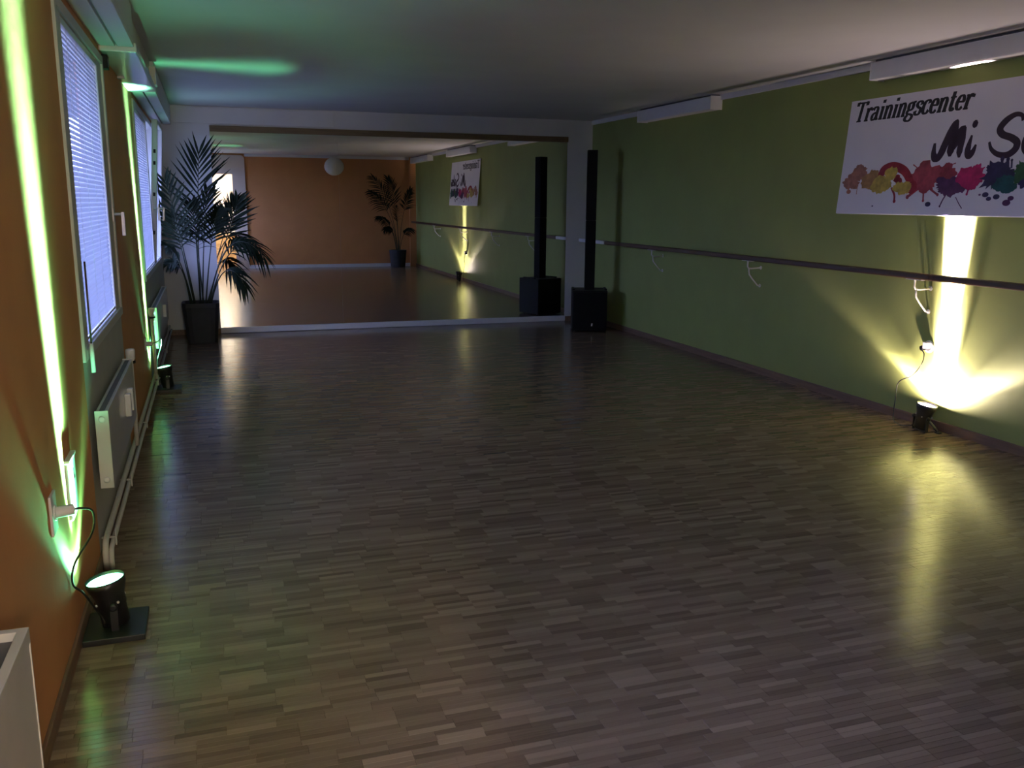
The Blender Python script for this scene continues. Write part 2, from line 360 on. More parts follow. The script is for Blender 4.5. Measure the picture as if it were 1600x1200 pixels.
def blind(label, y0, y1, z0, z1, cordn, rod=True, handle=True):
    t = thing('venetian_blind', label, 'blind', (0, (y0 + y1) / 2, z1), 0, 'white venetian blinds on the left windows')
    hw = (y1 - y0) / 2; X0 = -0.0245
    bm = bm_new(); box(bm, X0 - .014, X0 + .014, -hw, hw, -0.028, 0.0); obj('headrail', bm, WMETAL, t, 0.003)
    n = int((z1 - z0 - 0.05) / 0.0212)
    ang = R(63)
    meshes = []
    for kk in range(2):
        bm = bm_new(); pr = []
        for j in range(5):
            s = (j / 4 - 0.5) * 0.025; c = 0.0050 * (1 - (2 * j / 4 - 1) ** 2)
            pr.append((s * math.cos(ang) + c * math.sin(ang), -s * math.sin(ang) + c * math.cos(ang)))
        A = [bm.verts.new((a, -hw, b)) for a, b in pr]; B = [bm.verts.new((a, hw, b)) for a, b in pr]
        for j in range(4):
            f = bm.faces.new((A[j], A[j + 1], B[j + 1], B[j])); f.smooth = True
        me = bpy.data.meshes.new('slat'); bm.to_mesh(me); bm.free(); me.materials.append(SLAT); meshes.append(me)
    for i in range(n):
        s = bpy.data.objects.new('slat', meshes[i % 2]); COL.objects.link(s); s.parent = t
        s.location = (X0, 0, -0.045 - i * 0.0212); s.rotation_euler = (random.uniform(-.0015, .0015), random.uniform(-.05, .05) , 0)
    zb = -0.045 - n * 0.0212
    bm = bm_new(); box(bm, X0 - .012, X0 + .012, -hw, hw, zb - .004, zb + .008); obj('bottom_rail', bm, WMETAL, t, 0.003)
    for i in range(cordn):
        yy = -hw + 2 * hw * (i + .5) / cordn
        for dx in (-0.011, 0.011):
            bm = bm_new(); tube(bm, [(X0 + dx, yy, -0.02), (X0 + dx, yy, zb)], 0.0009, 5, False); obj('ladder_cord', bm, WPLAST, t)
    if rod:
        bm = bm_new(); tube(bm, [(0.012, -hw - .105, zb + .33), (0.012, -hw - .115, zb + .0)], 0.004, 6, False); r = obj('control_rod', bm, BROWNR, t)
        if handle:
            bm = bm_new(); tube(bm, [(0.012, -hw - .115, zb + .0), (0.012, -hw - .116, zb - .12)], 0.0085, 10, False); obj('rod_grip', bm, WPLAST, r)
    return t
blind('white venetian blind with a crank rod on the window nearest the camera in view', 4.037, 5.228, ZS + .058, ZT - .054, 4)
blind('white venetian blind on the far window beside the palm', 7.705, 9.085, ZS + .058, ZT - .054, 3, rod=False)

# ------------------------------------------------------------------ radiators, pipes
def radiator(label, y0, y1, z0, z1, xb, xf, grille=False, valve=None, allocs=()):
    t = thing('radiator', label, 'radiator', (xb, y0, z0), 0, 'white panel radiators under the left windows')
    d, l, h = xf - xb, y1 - y0, z1 - z0
    bm = bm_new(); box(bm, d - 0.014, d, 0.004, l - 0.004, 0.004, h - 0.002); obj('front_panel', bm, WMETAL, t, 0.003)
    bm = bm_new(); box(bm, 0, 0.012, 0.006, l - .006, 0.006, h - .004); obj('back_panel', bm, WMETAL, t, 0.003)
    bm = bm_new()
    for k in range(int(l / 0.05)): box(bm, 0.014, d - .016, 0.02 + k * .05, 0.022 + k * .05, 0.03, h - .03)
    obj('fins', bm, WMETAL, t)['kind'] = 'stuff'
    for yy in (0.0, l - 0.006):
        bm = bm_new(); box(bm, -0.002, d + 0.002, yy, yy + 0.006, -0.001, h + 0.001); e = obj('end_panel', bm, WMETAL, t, 0.002)
        for zz in (0.035, h - 0.035):
            bm = bm_new(); lathe(bm, [(0.013, 0), (0.013, 0.004), (0.007, 0.0045)], 14, Matrix.Translation((d * .5, yy + (-.004 if yy == 0 else .006), zz)) @ Matrix.Rotation(R(90), 4, 'X') @ Matrix.Translation((0, 0, -.004)))
            obj('plug_cap', bm, WPLAST, e)
    if grille:
        bm = bm_new(); box(bm, 0.012, d - .014, 0.014, l - .02, h - .022, h - .015); g = obj('top_grille', bm, GREYD, t)
        for (a, b, c, e2) in ((0, 0.014, 0, l), (d - .016, d + .002, 0, l)):
            bm = bm_new(); box(bm, a - .002, b, c, e2, h - .03, h + .003); obj('top_rim', bm, WMETAL, t, 0.002)
        bm = bm_new(); box(bm, 0.014, d - .016, l - .02, l, h - .03, h + .003); obj('top_rim', bm, WMETAL, t, 0.002)
    else:
        bm = bm_new(); box(bm, 0.012, d - .014, 0.008, l - .008, h - .012, h - .006); obj('top_grille', bm, GREYD, t)
    for yy in (0.25, l - 0.25):
        boxo('wall_bracket', XL - xb + 0.0006, 0.0, yy - .02, yy + .02, 0.06, h - .08, WMETAL, t)
    for yy in allocs:
        bm = bm_new(); box(bm, d, d + 0.028, yy - .02, yy + .02, h * .42, h * .76); obj('heat_meter', bm, WPLAST, t, 0.006)
    if valve is not None:
        yy, sg = valve[0] - y0, valve[1]
        bm = bm_new(); M = Matrix.Translation((d * .5, yy, h - .035)) 
        lathe(bm, [(0.017, -.02), (0.019, 0.0), (0.024, 0.004), (0.026, 0.05), (0.022, 0.06), (0.0, 0.062)], 16, M); v = obj('thermostat_head', bm, WPLAST, t)
        bm = bm_new(); lathe(bm, [(0.0245, 0), (0.0245, .014)], 16, Matrix.Translation((d * .5, yy, h - .055))); obj('thermostat_ring', bm, BLACKP, v)
        bm = bm_new(); tube(bm, [(d * .5, yy, h - .05), (d * .5, yy, 0.02), (d * .5, yy + .0, 0.13 - z0)], 0.012, 10, False); obj('supply_pipe', bm, PIPEM, t)
        bm = bm_new(); tube(bm, [(d * .5, yy, h - .09), (d * .5, yy - sg * .16, h - .09)], 0.010, 10, False); obj('valve_body', bm, PIPEM, t)
    return t
radiator('low white radiator with a dark top grille at the lower left corner, nearest the camera', 0.75, 1.88, 0.14, 0.650, 0.0, 0.10, grille=True)
radiator('white panel radiator with heat meter below the near window, second from the camera', 3.84, 5.12, 0.335, 0.66, 0.012, 0.06, valve=(5.30, 1), allocs=(0.72, 0.85))
radiator('white panel radiator below the far window beside the planter', 7.55, 9.45, 0.335, 0.66, 0.012, 0.06, valve=(7.33, -1), allocs=(0.95,))
pp = thing('heating_pipe', 'pair of cream heating pipes running along the foot of the left wall', 'pipe', (0.014, 3.78, 0))
bm = bm_new(); tube(bm, [(0, 0, 0.0), (0, 0, 0.085), (0, 0.02, 0.112), (0, 0.05, 0.120), (0, 3.0, 0.120), (0, 6.75, 0.120)], 0.0125, 10, False); obj('upper_pipe', bm, PIPEM, pp)
bm = bm_new(); tube(bm, [(0.018, 0.02, 0.0), (0.018, 0.02, 0.05), (0.018, 0.04, 0.075), (0.018, 0.07, 0.080), (0.018, 3.0, 0.080), (0.018, 6.75, 0.080)], 0.011, 10, False); obj('lower_pipe', bm, PIPEM, pp)
for yy in (0.12, 0.95, 2.2, 3.6, 5.2):
    bm = bm_new(); box(bm, -0.0255, 0.034, yy - .008, yy + .008, 0.098, 0.105); box(bm, 0.028, 0.034, yy - .010, yy + .010, 0.066, 0.136); obj('pipe_clip', bm, PIPEM, pp, 0.002)

# ------------------------------------------------------------------ stage lamps
IES = """IESNA:LM-63-1995
TILT=NONE
1 1000 1 %d %d 1 2 0 0 0
1 1 0
%s
%s
%s
"""
def lerp_tab(tab, v):
    ks = sorted(tab)
    if v <= ks[0]: return tab[ks[0]]
    for a, b in zip(ks[:-1], ks[1:]):
        if v <= b: return tab[a] + (tab[b] - tab[a]) * (v - a) / (b - a)
    return tab[ks[-1]]
def ies_text(name, prof, room, streak, cut, smooth=0.0):
    va = [0, 3, 6, 9, 12, 16, 20, 24, 28, 32, 36, 40, 44, 48, 52, 56, 60, 64, 68, 90]; ha = list(range(0, 361, 10))
    vals = []
    for h in ha:
        ray = 0.55 + 0.45 * math.cos(R(h) * 5) ** 2
        k = room + (1 - room) * (0.5 + 0.5 * math.cos(R(h)))        # h = 0 faces the wall
        st = max(0, 1 - abs(h - 180) / 25)                            # bright streak thrown away from the wall
        row = []
        for v in va:
            x = lerp_tab(prof, v / cut)
            if v > 12: x *= k * (ray if v < 48 * cut else 1)
            if smooth:                                                    # even wash away from the wall, ring only towards it
                wgt = min(1, max(0, (math.cos(R(h)) + .25) / .5)) if v > 12 else 1
                x = x * wgt + (1 - wgt) * smooth * max(0, math.cos(R(min(90, v * 1.2)))) ** 1.3
            if 5 < v < 34: x += streak * st
            row.append(1000 * x)
        vals.append(' '.join('%.1f' % x for x in row))
    t = bpy.data.texts.new(name); t.write(IES % (len(va), len(ha), ' '.join(map(str, va)), ' '.join(map(str, ha)), '\n'.join(vals))); return t
PROF = {0: 3.2, 3: 2.6, 6: 1.5, 9: .75, 12: .36, 16: .16, 20: .10, 28: .08, 34: .08, 40: .12, 46: .30, 52: .58, 57: .70, 61: .42, 65: .10, 68: 0, 120: 0}
PROFW = {0: 3.4, 3: 3.0, 6: 2.2, 9: 1.3, 12: .7, 16: .30, 20: .14, 24: .10, 34: .09, 44: .08, 50: .12, 56: .24, 61: .46, 64: .46, 66: .22, 69: .03, 71: 0, 120: 0}
IES_W = ies_text('warm_lamp_profile', PROFW, 0.8, 0.0, 1.0, 0.066)
IES_G = ies_text('green_lamp_profile', PROF, 0.08, 0.8, 0.86)

def par_lamp(label, loc, wall_dir, col, plate, p_beam, p_fan, tilt, cord, group, lens_s, plug, lean=0.0):
    t = thing('stage_lamp', label, 'lamp', loc, 0, group)
    z0 = 0.022 if plate else 0.0
    ax = Matrix.Rotation(tilt * wall_dir, 4, 'Y')
    if not plate: ax = Matrix.Rotation(R(8), 4, 'X') @ ax
    M = Matrix.Translation((0, 0, z0 + (0.016 if not plate else .004))) @ ax
    if plate:
        bm = bm_new(); box(bm, -0.10, 0.10, -0.115, 0.115, 0, 0.022); obj('base_plate', bm, BLACK, t, 0.003)
    bm = bm_new()
    lathe(bm, [(0.040, 0.0), (0.046, 0.004), (0.047, 0.07), (0.050, 0.075), (0.050, 0.105), (0.054, 0.118), (0.065, 0.150), (0.066, 0.172), (0.0635, 0.172), (0.062, 0.160), (0.052, 0.140)], 28, M)
    can = obj('lamp_can', bm, BLACK, t)
    bm = bm_new(); lathe(bm, [(0.0615, 0.158), (0.0615, 0.1615), (0.045, 0.166), (0.02, 0.1685), (0.0, 0.169)], 28, M)
    obj('lens', bm, mat('lit_lens', (0.8, 0.8, 0.8), 0.3, emit=col, es=lens_s), can)
    for a in (0.5, 2.1, 3.7, 5.3):
        bm = bm_new(); lathe(bm, [(0.005, 0), (0.005, .006), (0, .007)], 8, M @ Matrix.Rotation(a, 4, 'Z') @ Matrix.Translation((0.048, 0, 0.09)) @ Matrix.Rotation(R(90), 4, 'Y')); obj('screw', bm, WMETAL, can)
    bm = bm_new()
    for s in (-1, 1):
        box(bm, -0.012, 0.012, s * 0.058 - .002, s * 0.058 + .002, z0, z0 + 0.105)
        lathe(bm, [(0.014, 0), (0.014, .014), (0.008, .016)], 10, Matrix.Translation((0, s * 0.058, z0 + .09)) @ Matrix.Rotation(R(-90 * s), 4, 'X'))
        tube(bm, [(0, s * .045, z0 + .09), (0, s * .06, z0 + .09)], 0.006, 8, False)
    box(bm, -0.012, 0.012, -0.058, 0.058, z0, z0 + .003)
    if not plate:
        box(bm, -0.045, -0.025, -0.055, -0.050, 0.0, 0.004)
    obj('yoke', bm, BLACK, t)
    if not plate:
        bm = bm_new(); tube(bm, [(0.02, -0.05, 0.075), (0.045, -0.085, 0.03), (0.052, -0.105, 0.006)], 0.010, 8, False); box(bm, 0.038, 0.066, -0.125, -0.09, 0, 0.010); obj('stand_leg', bm, BLACK, t, 0.001)
    bm = bm_new(); tube(bm, cord, 0.0038, 8); cd = obj('power_cord', bm, RUBBER, t)
    bm = bm_new(); a, b, m = plug; tube(bm, [a, (Vector(a) * .5 + Vector(b) * .5), b], 0.018, 12, False); obj('plug', bm, m, cd, 0.004)
    # the lamp's own light: a narrow beam and the wide spill of the reflector
    d = (ax @ Vector((0, 0, 1))).normalized(); c = M @ Vector((0, 0, 0.172))
    aim = Matrix.Rotation(R(5.5 if plate else 5.0) * wall_dir, 4, 'Y') @ Vector((0, -lean, 1)).normalized()
    L = bpy.data.lights.new('narrow_beam', 'AREA'); L.shape = 'DISK'; L.size = 0.10 if plate else 0.115; L.spread = R(14 if plate else 8.5); L.color = col; L.energy = p_beam
    lo = bpy.data.objects.new('narrow_beam', L); COL.objects.link(lo); lo.parent = t; lo.location = c + d * .008; lo.rotation_euler = (-aim).to_track_quat('Z', 'Y').to_euler() if False else aim.to_track_quat('-Z', 'Y').to_euler()
    L = bpy.data.lights.new('reflector_spill', 'POINT'); L.shadow_soft_size = 0.022; L.color = GFAN if plate else WFAN; L.energy = p_fan; L.use_nodes = True
    nt = L.node_tree; em = nt.nodes['Emission']; ie = nt.nodes.new('ShaderNodeTexIES'); ie.mode = 'INTERNAL'; ie.ies = IES_G if plate else IES_W; ie.inputs['Strength'].default_value = 1.0
    nt.links.new(ie.outputs[0], em.inputs['Strength'])
    lo = bpy.data.objects.new('reflector_spill', L); COL.objects.link(lo); lo.parent = t; lo.location = c + d * .010
    # local -Z along the can's axis, local -Y (0 degrees of the profile) towards the wall
    if not plate: d = (Matrix.Rotation(R(19) * wall_dir, 4, 'Y') @ Vector((0, 0, 1)))
    zz = -d; yy = Vector((-wall_dir, 0, 0)); yy = (yy - zz * yy.dot(zz)).normalized(); xx = yy.cross(zz)
    lo.rotation_euler = Matrix(((xx.x, yy.x, zz.x), (xx.y, yy.y, zz.y), (xx.z, yy.z, zz.z))).to_euler()
    return t
GRP = 'uplighters on the floor by the left wall'
par_lamp('black uplighter on a square plate with green light, nearest the camera on the left', (0.102, 3.215, 0), -1, GREEN, True, P_BEAM_G, P_FAN_G, R(9),
         [(-0.03, -0.05, 0.05), (-0.05, -0.06, 0.10), (-0.08, -0.12, 0.20), (-0.106, -0.14, 0.245), (-0.085, -0.20, 0.34), (-0.025, -0.20, 0.44), (-0.01, -0.26, 0.53), (-0.035, -0.30, 0.558), (-0.055, -0.31, 0.560)], GRP, 6.0,
         ((-0.108, -0.33, 0.560), (-0.055, -0.31, 0.560), WPLAST), lean=0.09)
par_lamp('black uplighter on a plate with green light, at the pier before the palm', (0.110, 7.50, 0), -1, GREEN, True, P_BEAM_G, P_FAN_G, R(9),
         [(-0.03, 0.05, 0.06), (-0.045, 0.07, 0.12), (-0.075, 0.08, 0.22), (-0.035, 0.02, 0.36), (-0.025, -0.10, 0.43), (-0.035, -0.26, 0.44), (-0.072, -0.385, 0.44)], GRP, 6.0,
         ((-0.116, -0.40, 0.44), (-0.072, -0.385, 0.44), WPLAST), lean=0.22)
par_lamp('black uplighter with warm white light on the floor by the green wall', (5.010, 4.665, 0), 1, WARM, False, P_BEAM_W, P_FAN_W, R(6),
         [(-0.03, 0.04, 0.03), (-0.03, 0.12, 0.006), (-0.01, 0.225, 0.006), (0.01, 0.27, 0.04), (0.02, 0.275, 0.16), (0.035, 0.275, 0.28), (0.07, 0.195, 0.34), (0.075, 0.125, 0.43), (0.09, 0.125, 0.50), (0.085, 0.155, 0.535)], 'warm uplighter by the green wall', 12.0,
         ((0.13, 0.15, 0.545), (0.085, 0.155, 0.538), BLACKP))

# sockets and boxes on the walls
t = thing('wall_socket', 'white wall socket with a plug beside the nearest green uplighter', 'socket', (XL, 2.885, 0.560))
bm = bm_new(); box(bm, 0, 0.008, -0.043, 0.043, -0.063, 0.063); obj('cover_plate', bm, WPLAST, t, 0.003)
bm = bm_new(); lathe(bm, [(0.024, 0), (0.024, .006), (0.02, .0065), (0.02, 0.0)], 18, Matrix.Translation((0.006, 0, 0)) @ Matrix.Rotation(R(90), 4, 'Y')); obj('socket_ring', bm, WPLAST, t)
t = thing('wall_socket', 'white wall socket low on the orange pier behind the second green uplighter', 'socket', (XL, 7.10, 0.44))
bm = bm_new(); box(bm, 0, 0.008, -0.043, 0.043, -0.043, 0.043); obj('cover_plate', bm, WPLAST, t, 0.003)
bm = bm_new(); lathe(bm, [(0.024, 0), (0.024, .006), (0.02, .0065), (0.02, 0.0)], 18, Matrix.Translation((0.006, 0, 0)) @ Matrix.Rotation(R(90), 4, 'Y')); obj('socket_ring', bm, WPLAST, t)
t = thing('wall_socket', 'round white wall socket with black plug on the green wall above the warm uplighter', 'socket', (W, 4.79, 0.553))
bm = bm_new(); lathe(bm, [(0.042, 0), (0.042, .008), (0.038, .011), (0.024, .012), (0.022, 0.004)], 24, Matrix.Rotation(R(-90), 4, 'Y')); obj('cover_plate', bm, WPLAST, t)
bm = bm_new(); box(bm, -0.045, -0.004, -0.018, 0.018, -0.012, 0.032); obj('socket_adapter', bm, WPLAST, t, 0.004)
t = thing('junction_box', 'white junction box on the orange wall beside the nearest socket', 'box', (XL, 3.245, 0.43))
bm = bm_new(); box(bm, 0, 0.012, -0.07, 0.07, 0.0, 0.20); obj('housing', bm, WPLAST, t, 0.004)
bm = bm_new(); box(bm, 0.012, 0.0145, -0.062, 0.062, 0.006, 0.194); lid = obj('cover', bm, WPLAST, t, 0.001)
bm = bm_new(); box(bm, 0.0145, 0.0150, 0.005, 0.018, 0.14, 0.165); box(bm, 0.0145, 0.0150, 0.012, 0.035, 0.125, 0.138); obj('black_mark', bm, INKB, lid)
bm = bm_new(); box(bm, 0.0, 0.018, -0.075, 0.075, 0.20, 0.212); obj('top_lip', bm, WPLAST, t, 0.003)

# ------------------------------------------------------------------ ballet barre on the right wall
XB = W - 0.14
bt = thing('ballet_barre', 'long brown wooden ballet barre along the green wall', 'barre', (XB, 0.6, 1.036))
bm = bm_new(); box(bm, -0.024, 0.024, 0.0, 9.25, -0.021, 0.021); obj('rail', bm, WOODB, bt, 0.010)
bm = bm_new(); box(bm, -0.026, 0.026, 9.25, 10.03, -0.020, 0.022); o = obj('end_rail', bm, WPLAST, bt, 0.010); o['label'] = 'white end section of the barre'
BRM = mat('white_bracket_enamel', (0.78, 0.76, 0.70), 0.4, noise=0.02)
for yy in (2.75, 4.83, 6.83, 8.66):
    bm = bm_new(); y = yy - 0.6
    box(bm, -0.018, 0.018, y - 0.07, y + 0.07, -0.0265, -0.021)
    tube(bm, [(0, y, -0.024), (0, y, -0.075), (0.012, y, -0.09), (0.04, y, -0.093), (0.14, y, -0.088)], 0.0065, 8, False)
    tube(bm, [(0.014, y, -0.088), (0.018, y, -0.12), (0.022, y, -0.145), (0.06, y, -0.19), (0.115, y, -0.245), (0.14, y, -0.247)], 0.0065, 8, False)
    lathe(bm, [(0.016, 0), (0.016, .005)], 12, Matrix.Translation((0.14, y, -0.088)) @ Matrix.Rotation(R(-90), 4, 'Y'))
    lathe(bm, [(0.016, 0), (0.016, .005)], 12, Matrix.Translation((0.14, y, -0.247)) @ Matrix.Rotation(R(-90), 4, 'Y'))
    obj('bracket', bm, BRM, bt)

# ------------------------------------------------------------------ ducts along the ceiling on the right
def duct(label, y0, y1):
    t = thing('air_duct', label, 'duct', (W, y0, 2.375), 0, 'white boxed ducts under the ceiling on the green wall')
    l = y1 - y0
    bm = bm_new(); box(bm, -0.125, 0, 0.006, l - .006, 0, 0.118); obj('casing', bm, DUCTM, t, 0.006)
    for yy in (0, l - 0.008):
        bm = bm_new(); box(bm, -0.129, 0, yy, yy + 0.008, -0.004, 0.122); obj('end_cap', bm, DUCTM, t, 0.004)
    bm = bm_new(); box(bm, -0.10, -0.02, 0.02, l - .02, 0.118, 0.1345); obj('mounting_rail', bm, GREYD, t)
    return t
duct('long white boxed duct above the banner', 3.75, 5.47)
duct('white boxed duct near the far end of the green wall, beyond the banner', 7.62, 9.15)
duct('white boxed duct in the rear corner, seen only in the mirror', 0.42, 2.15)

# ------------------------------------------------------------------ banner
BT = thing('banner', 'white banner with black lettering and a row of colourful paint splashes on the green wall', 'banner', (W, 5.775, 1.442))
BH, BL, BTH = 0.823, 1.99, 0.004
TOPO, BOTO = 0.012, 0.080            # how far the sheet stands off the wall at its top and foot
lean = math.atan2(BOTO - TOPO, BH)
# local frame: +X along the banner (away from the mirror end), +Y up the sheet, +Z out into the room
BM = Matrix(((0, math.sin(lean), -math.cos(lean), -BOTO), (-1, 0, 0, 0), (0, math.cos(lean), math.sin(lean), 0), (0, 0, 0, 1)))
def bobj(name, bm, m, parent=BT):
    bmesh.ops.transform(bm, matrix=BM, verts=bm.verts); return obj(name, bm, m, parent)
bm = bm_new(); box(bm, 0, BL, 0, BH, -BTH, 0); bobj('banner_sheet', bm, BANNER)
bm = bm_new(); box(bm, 0, BL, -0.004, 0.010, -0.022, -BTH); box(bm, 0, BL, BH - .012, BH, -0.014, -BTH); bobj('batten', bm, WPLAST)
def flat(bm, pts, z):
    vs = [bm.verts.new((a, b, z)) for a, b in pts]; f = bm.faces.new(vs); bmesh.ops.triangulate(bm, faces=[f])
def stroke(bm, pts, thick, thin, z, k=7, taper=False, sx=1, sy=1, ox=0, oy=0, sh=0.0):
    q = catmull([(a, b, 0) for a, b in pts], k); n = len(q); L, Rr = [], []
    for i, c in enumerate(q):
        d = (q[min(i + 1, n - 1)] - q[max(i - 1, 0)]).normalized()
        w = thin + (thick - thin) * abs(d.y) ** 1.5
        if taper: w *= min(1, 0.35 + 2.6 * min(i, n - 1 - i) / n)
        nn = Vector((-d.y, d.x, 0)) * w * .5
        for s, lst in ((1, L), (-1, Rr)):
            v = c + nn * s; lst.append((ox + (v.x + sh * v.y) * sx, oy + v.y * sy))
    A = [bm.verts.new((a, b, z)) for a, b in L]; B = [bm.verts.new((a, b, z)) for a, b in Rr]
    for i in range(n - 1): bm.faces.new((A[i], A[i + 1], B[i + 1], B[i]))
GL = {
 'T': (.80, [[(.02, .95), (.40, .95), (.78, .95)], [(.02, 1.0), (.035, .90), (.03, .80)], [(.78, 1.0), (.765, .90), (.77, .80)], [(.40, .97), (.40, .5), (.40, .03)], [(.22, .02), (.4, .02), (.58, .02)]]),
 'r': (.50, [[(.16, .64), (.16, .3), (.16, .02)], [(.02, .61), (.09, .61), (.16, .61)], [(.02, .02), (.16, .02), (.32, .02)], [(.17, .42), (.24, .56), (.34, .63), (.43, .60)], [(.42, .62), (.43, .56), (.42, .50)]]),
 'a': (.60, [[(.08, .50), (.16, .61), (.28, .64), (.38, .58), (.41, .45), (.41, .12), (.47, .03), (.56, .08)], [(.40, .38), (.25, .35), (.12, .27), (.09, .15), (.15, .03), (.27, .03), (.40, .15)]]),
 'i': (.34, [[(.17, .64), (.17, .3), (.17, .02)], [(.03, .61), (.10, .61), (.17, .61)], [(.03, .02), (.17, .02), (.31, .02)], [(.17, .96), (.172, .88), (.17, .80)]]),
 'n': (.66, [[(.16, .64), (.16, .3), (.16, .02)], [(.02, .61), (.09, .61), (.16, .61)], [(.02, .02), (.16, .02), (.30, .02)], [(.17, .46), (.27, .60), (.40, .62), (.49, .48), (.49, .25), (.49, .02)], [(.36, .02), (.49, .02), (.63, .02)]]),
 'g': (.58, [[(.27, .63), (.13, .56), (.11, .42), (.17, .30), (.28, .27), (.39, .34), (.41, .47), (.36, .59), (.27, .63)], [(.38, .58), (.47, .64), (.56, .62)], [(.17, .29), (.09, .20), (.14, .10), (.32, .07), (.47, .0), (.48, -.13), (.34, -.24), (.16, -.23), (.05, -.14), (.08, -.04), (.18, .06)]]),
 's': (.48, [[(.42, .46), (.39, .58), (.26, .63), (.13, .57), (.11, .46), (.22, .36), (.37, .28), (.41, .16), (.34, .04), (.21, .01), (.09, .07), (.05, .20)]]),
 'c': (.52, [[(.45, .48), (.42, .59), (.30, .63), (.16, .56), (.09, .36), (.13, .13), (.26, .02), (.39, .05), (.48, .17)]]),
 'e': (.54, [[(.11, .36), (.28, .36), (.45, .37), (.43, .53), (.32, .63), (.19, .59), (.10, .42), (.10, .22), (.19, .06), (.33, .02), (.46, .13)]]),
 't': (.44, [[(.19, .86), (.19, .5), (.19, .15), (.25, .03), (.33, .03), (.41, .12)], [(.02, .61), (.20, .61), (.38, .61)]]),
}
bm = bm_new(); x = 0.30; ux, uy = 0.1345, 0.140; bx, by = 0.010, 0.668
for ch in 'Trainingscenter':
    adv, sts = GL[ch]
    for s in sts: stroke(bm, s, 0.225, 0.085, 0.0004, sx=ux, sy=uy, ox=bx + x * ux, oy=by, sh=0.22)
    x += adv * 1.0
bobj('lettering', bm, INKB)
# brush script, coordinates along / up the sheet
bm = bm_new(); TH, TN = 0.060, 0.036
def br(pts, th=TH, tn=TN): stroke(bm, pts, th, tn, 0.0004, 8, True)
br([(0.895, 0.468), (0.898, 0.400), (0.925, 0.362), (0.960, 0.395), (0.990, 0.470), (1.035, 0.575), (1.065, 0.605)])
br([(1.062, 0.600), (1.050, 0.500), (1.040, 0.420), (1.040, 0.375)]); br([(1.045, 0.400), (1.075, 0.470), (1.105, 0.535), (1.135, 0.560)])
br([(1.133, 0.556), (1.122, 0.470), (1.116, 0.410), (1.120, 0.365)], 0.050)
br([(1.196, 0.500), (1.184, 0.440), (1.182, 0.390), (1.200, 0.370), (1.225, 0.400), (1.240, 0.440)], 0.046); br([(1.212, 0.592), (1.206, 0.568), (1.200, 0.545)], 0.042)
br([(1.560, 0.560), (1.548, 0.592), (1.500, 0.600), (1.440, 0.570), (1.405, 0.525), (1.430, 0.490), (1.500, 0.465), (1.545, 0.435), (1.540, 0.395), (1.490, 0.365), (1.420, 0.372), (1.365, 0.405), (1.340, 0.450)], 0.050, 0.040)
# rest of the word, only visible in the mirror
br([(1.690, 0.475), (1.650, 0.490), (1.612, 0.450), (1.615, 0.395), (1.650, 0.375), (1.690, 0.440), (1.695, 0.385), (1.720, 0.380)])
br([(1.760, 0.590), (1.745, 0.500), (1.738, 0.420), (1.750, 0.380), (1.775, 0.390)])
br([(1.840, 0.470), (1.810, 0.485), (1.795, 0.455), (1.830, 0.425), (1.835, 0.390), (1.800, 0.375), (1.780, 0.395)])
br([(1.935, 0.475), (1.895, 0.490), (1.860, 0.450), (1.863, 0.395), (1.895, 0.375), (1.935, 0.440), (1.940, 0.385), (1.960, 0.380)])
bobj('script_lettering', bm, INKP)
# paint splashes
rs = random.Random(11); zl = [0.0004]
spots = []
def blob(name, col, blobs, spikes=(), dots=(), jag=0.16):
    m = mat('ink_' + name, col, 0.6, noise=0.30, scale=22)
    for bi, (s, z, rx, ry) in enumerate(blobs):
        zl[0] += 0.00012; bm = bm_new()
        n = 64; ph = [rs.uniform(0, 6.28) for _ in range(4)]; pts = []
        for i in range(n):
            a = 2 * math.pi * i / n
            k = 1 + 0.10 * math.sin(3 * a + ph[0]) + 0.08 * math.sin(5 * a + ph[1]) + 0.06 * math.sin(11 * a + ph[2]) + rs.uniform(-.5, 1) * jag * .6 + (rs.uniform(0, 1) > .93) * jag
            pts.append((s + rx * k * math.cos(a), z - 1.442 + ry * k * math.sin(a)))
        flat(bm, pts, zl[0])
        if bi == 0:
            for p in spikes:
                stroke(bm, [(a, b - 1.442) for a, b in p[:-1]], p[-1], p[-1], zl[0], 6)
                a, b = p[-2]; flat(bm, [(a + p[-1] * .75 * math.cos(t), b - 1.442 + p[-1] * .75 * math.sin(t)) for t in [i * 2 * math.pi / 12 for i in range(12)]], zl[0])
        bobj(name, bm, m)
    for (s, z, r) in dots:
        bm = bm_new(); flat(bm, [(s + r * 1.25 * math.cos(t), z - 1.442 + r * .8 * math.sin(t)) for t in [i * 2 * math.pi / 14 for i in range(14)]], 0.0004); bobj('ink_spot', bm, m)
blob('salmon_splash', (0.40, 0.17, 0.115), [(0.205, 1.733, 0.080, 0.055), (0.125, 1.672, 0.085, 0.055)], [[(0.20, 1.64), (0.20, 1.585), .006]], [(0.11, 1.60, .02)])
blob('tan_splash', (0.42, 0.22, 0.085), [(0.340, 1.675, 0.100, 0.066)])
blob('maroon_splash', (0.32, 0.035, 0.055), [(1.033, 1.706, 0.085, 0.062)], [[(1.05, 1.76), (1.10, 1.772), .006]])
blob('red_splash', (0.42, 0.060, 0.085), [(0.864, 1.688, 0.118, 0.085)], [[(0.812, 1.616), (0.770, 1.590), (0.723, 1.559), .020], [(0.858, 1.62), (0.866, 1.58), (0.873, 1.535), .014], [(0.905, 1.619), (0.95, 1.595), (0.992, 1.573), .014], [(0.78, 1.75), (0.735, 1.775), .007], [(0.83, 1.76), (0.82, 1.79), .007]], jag=.3)
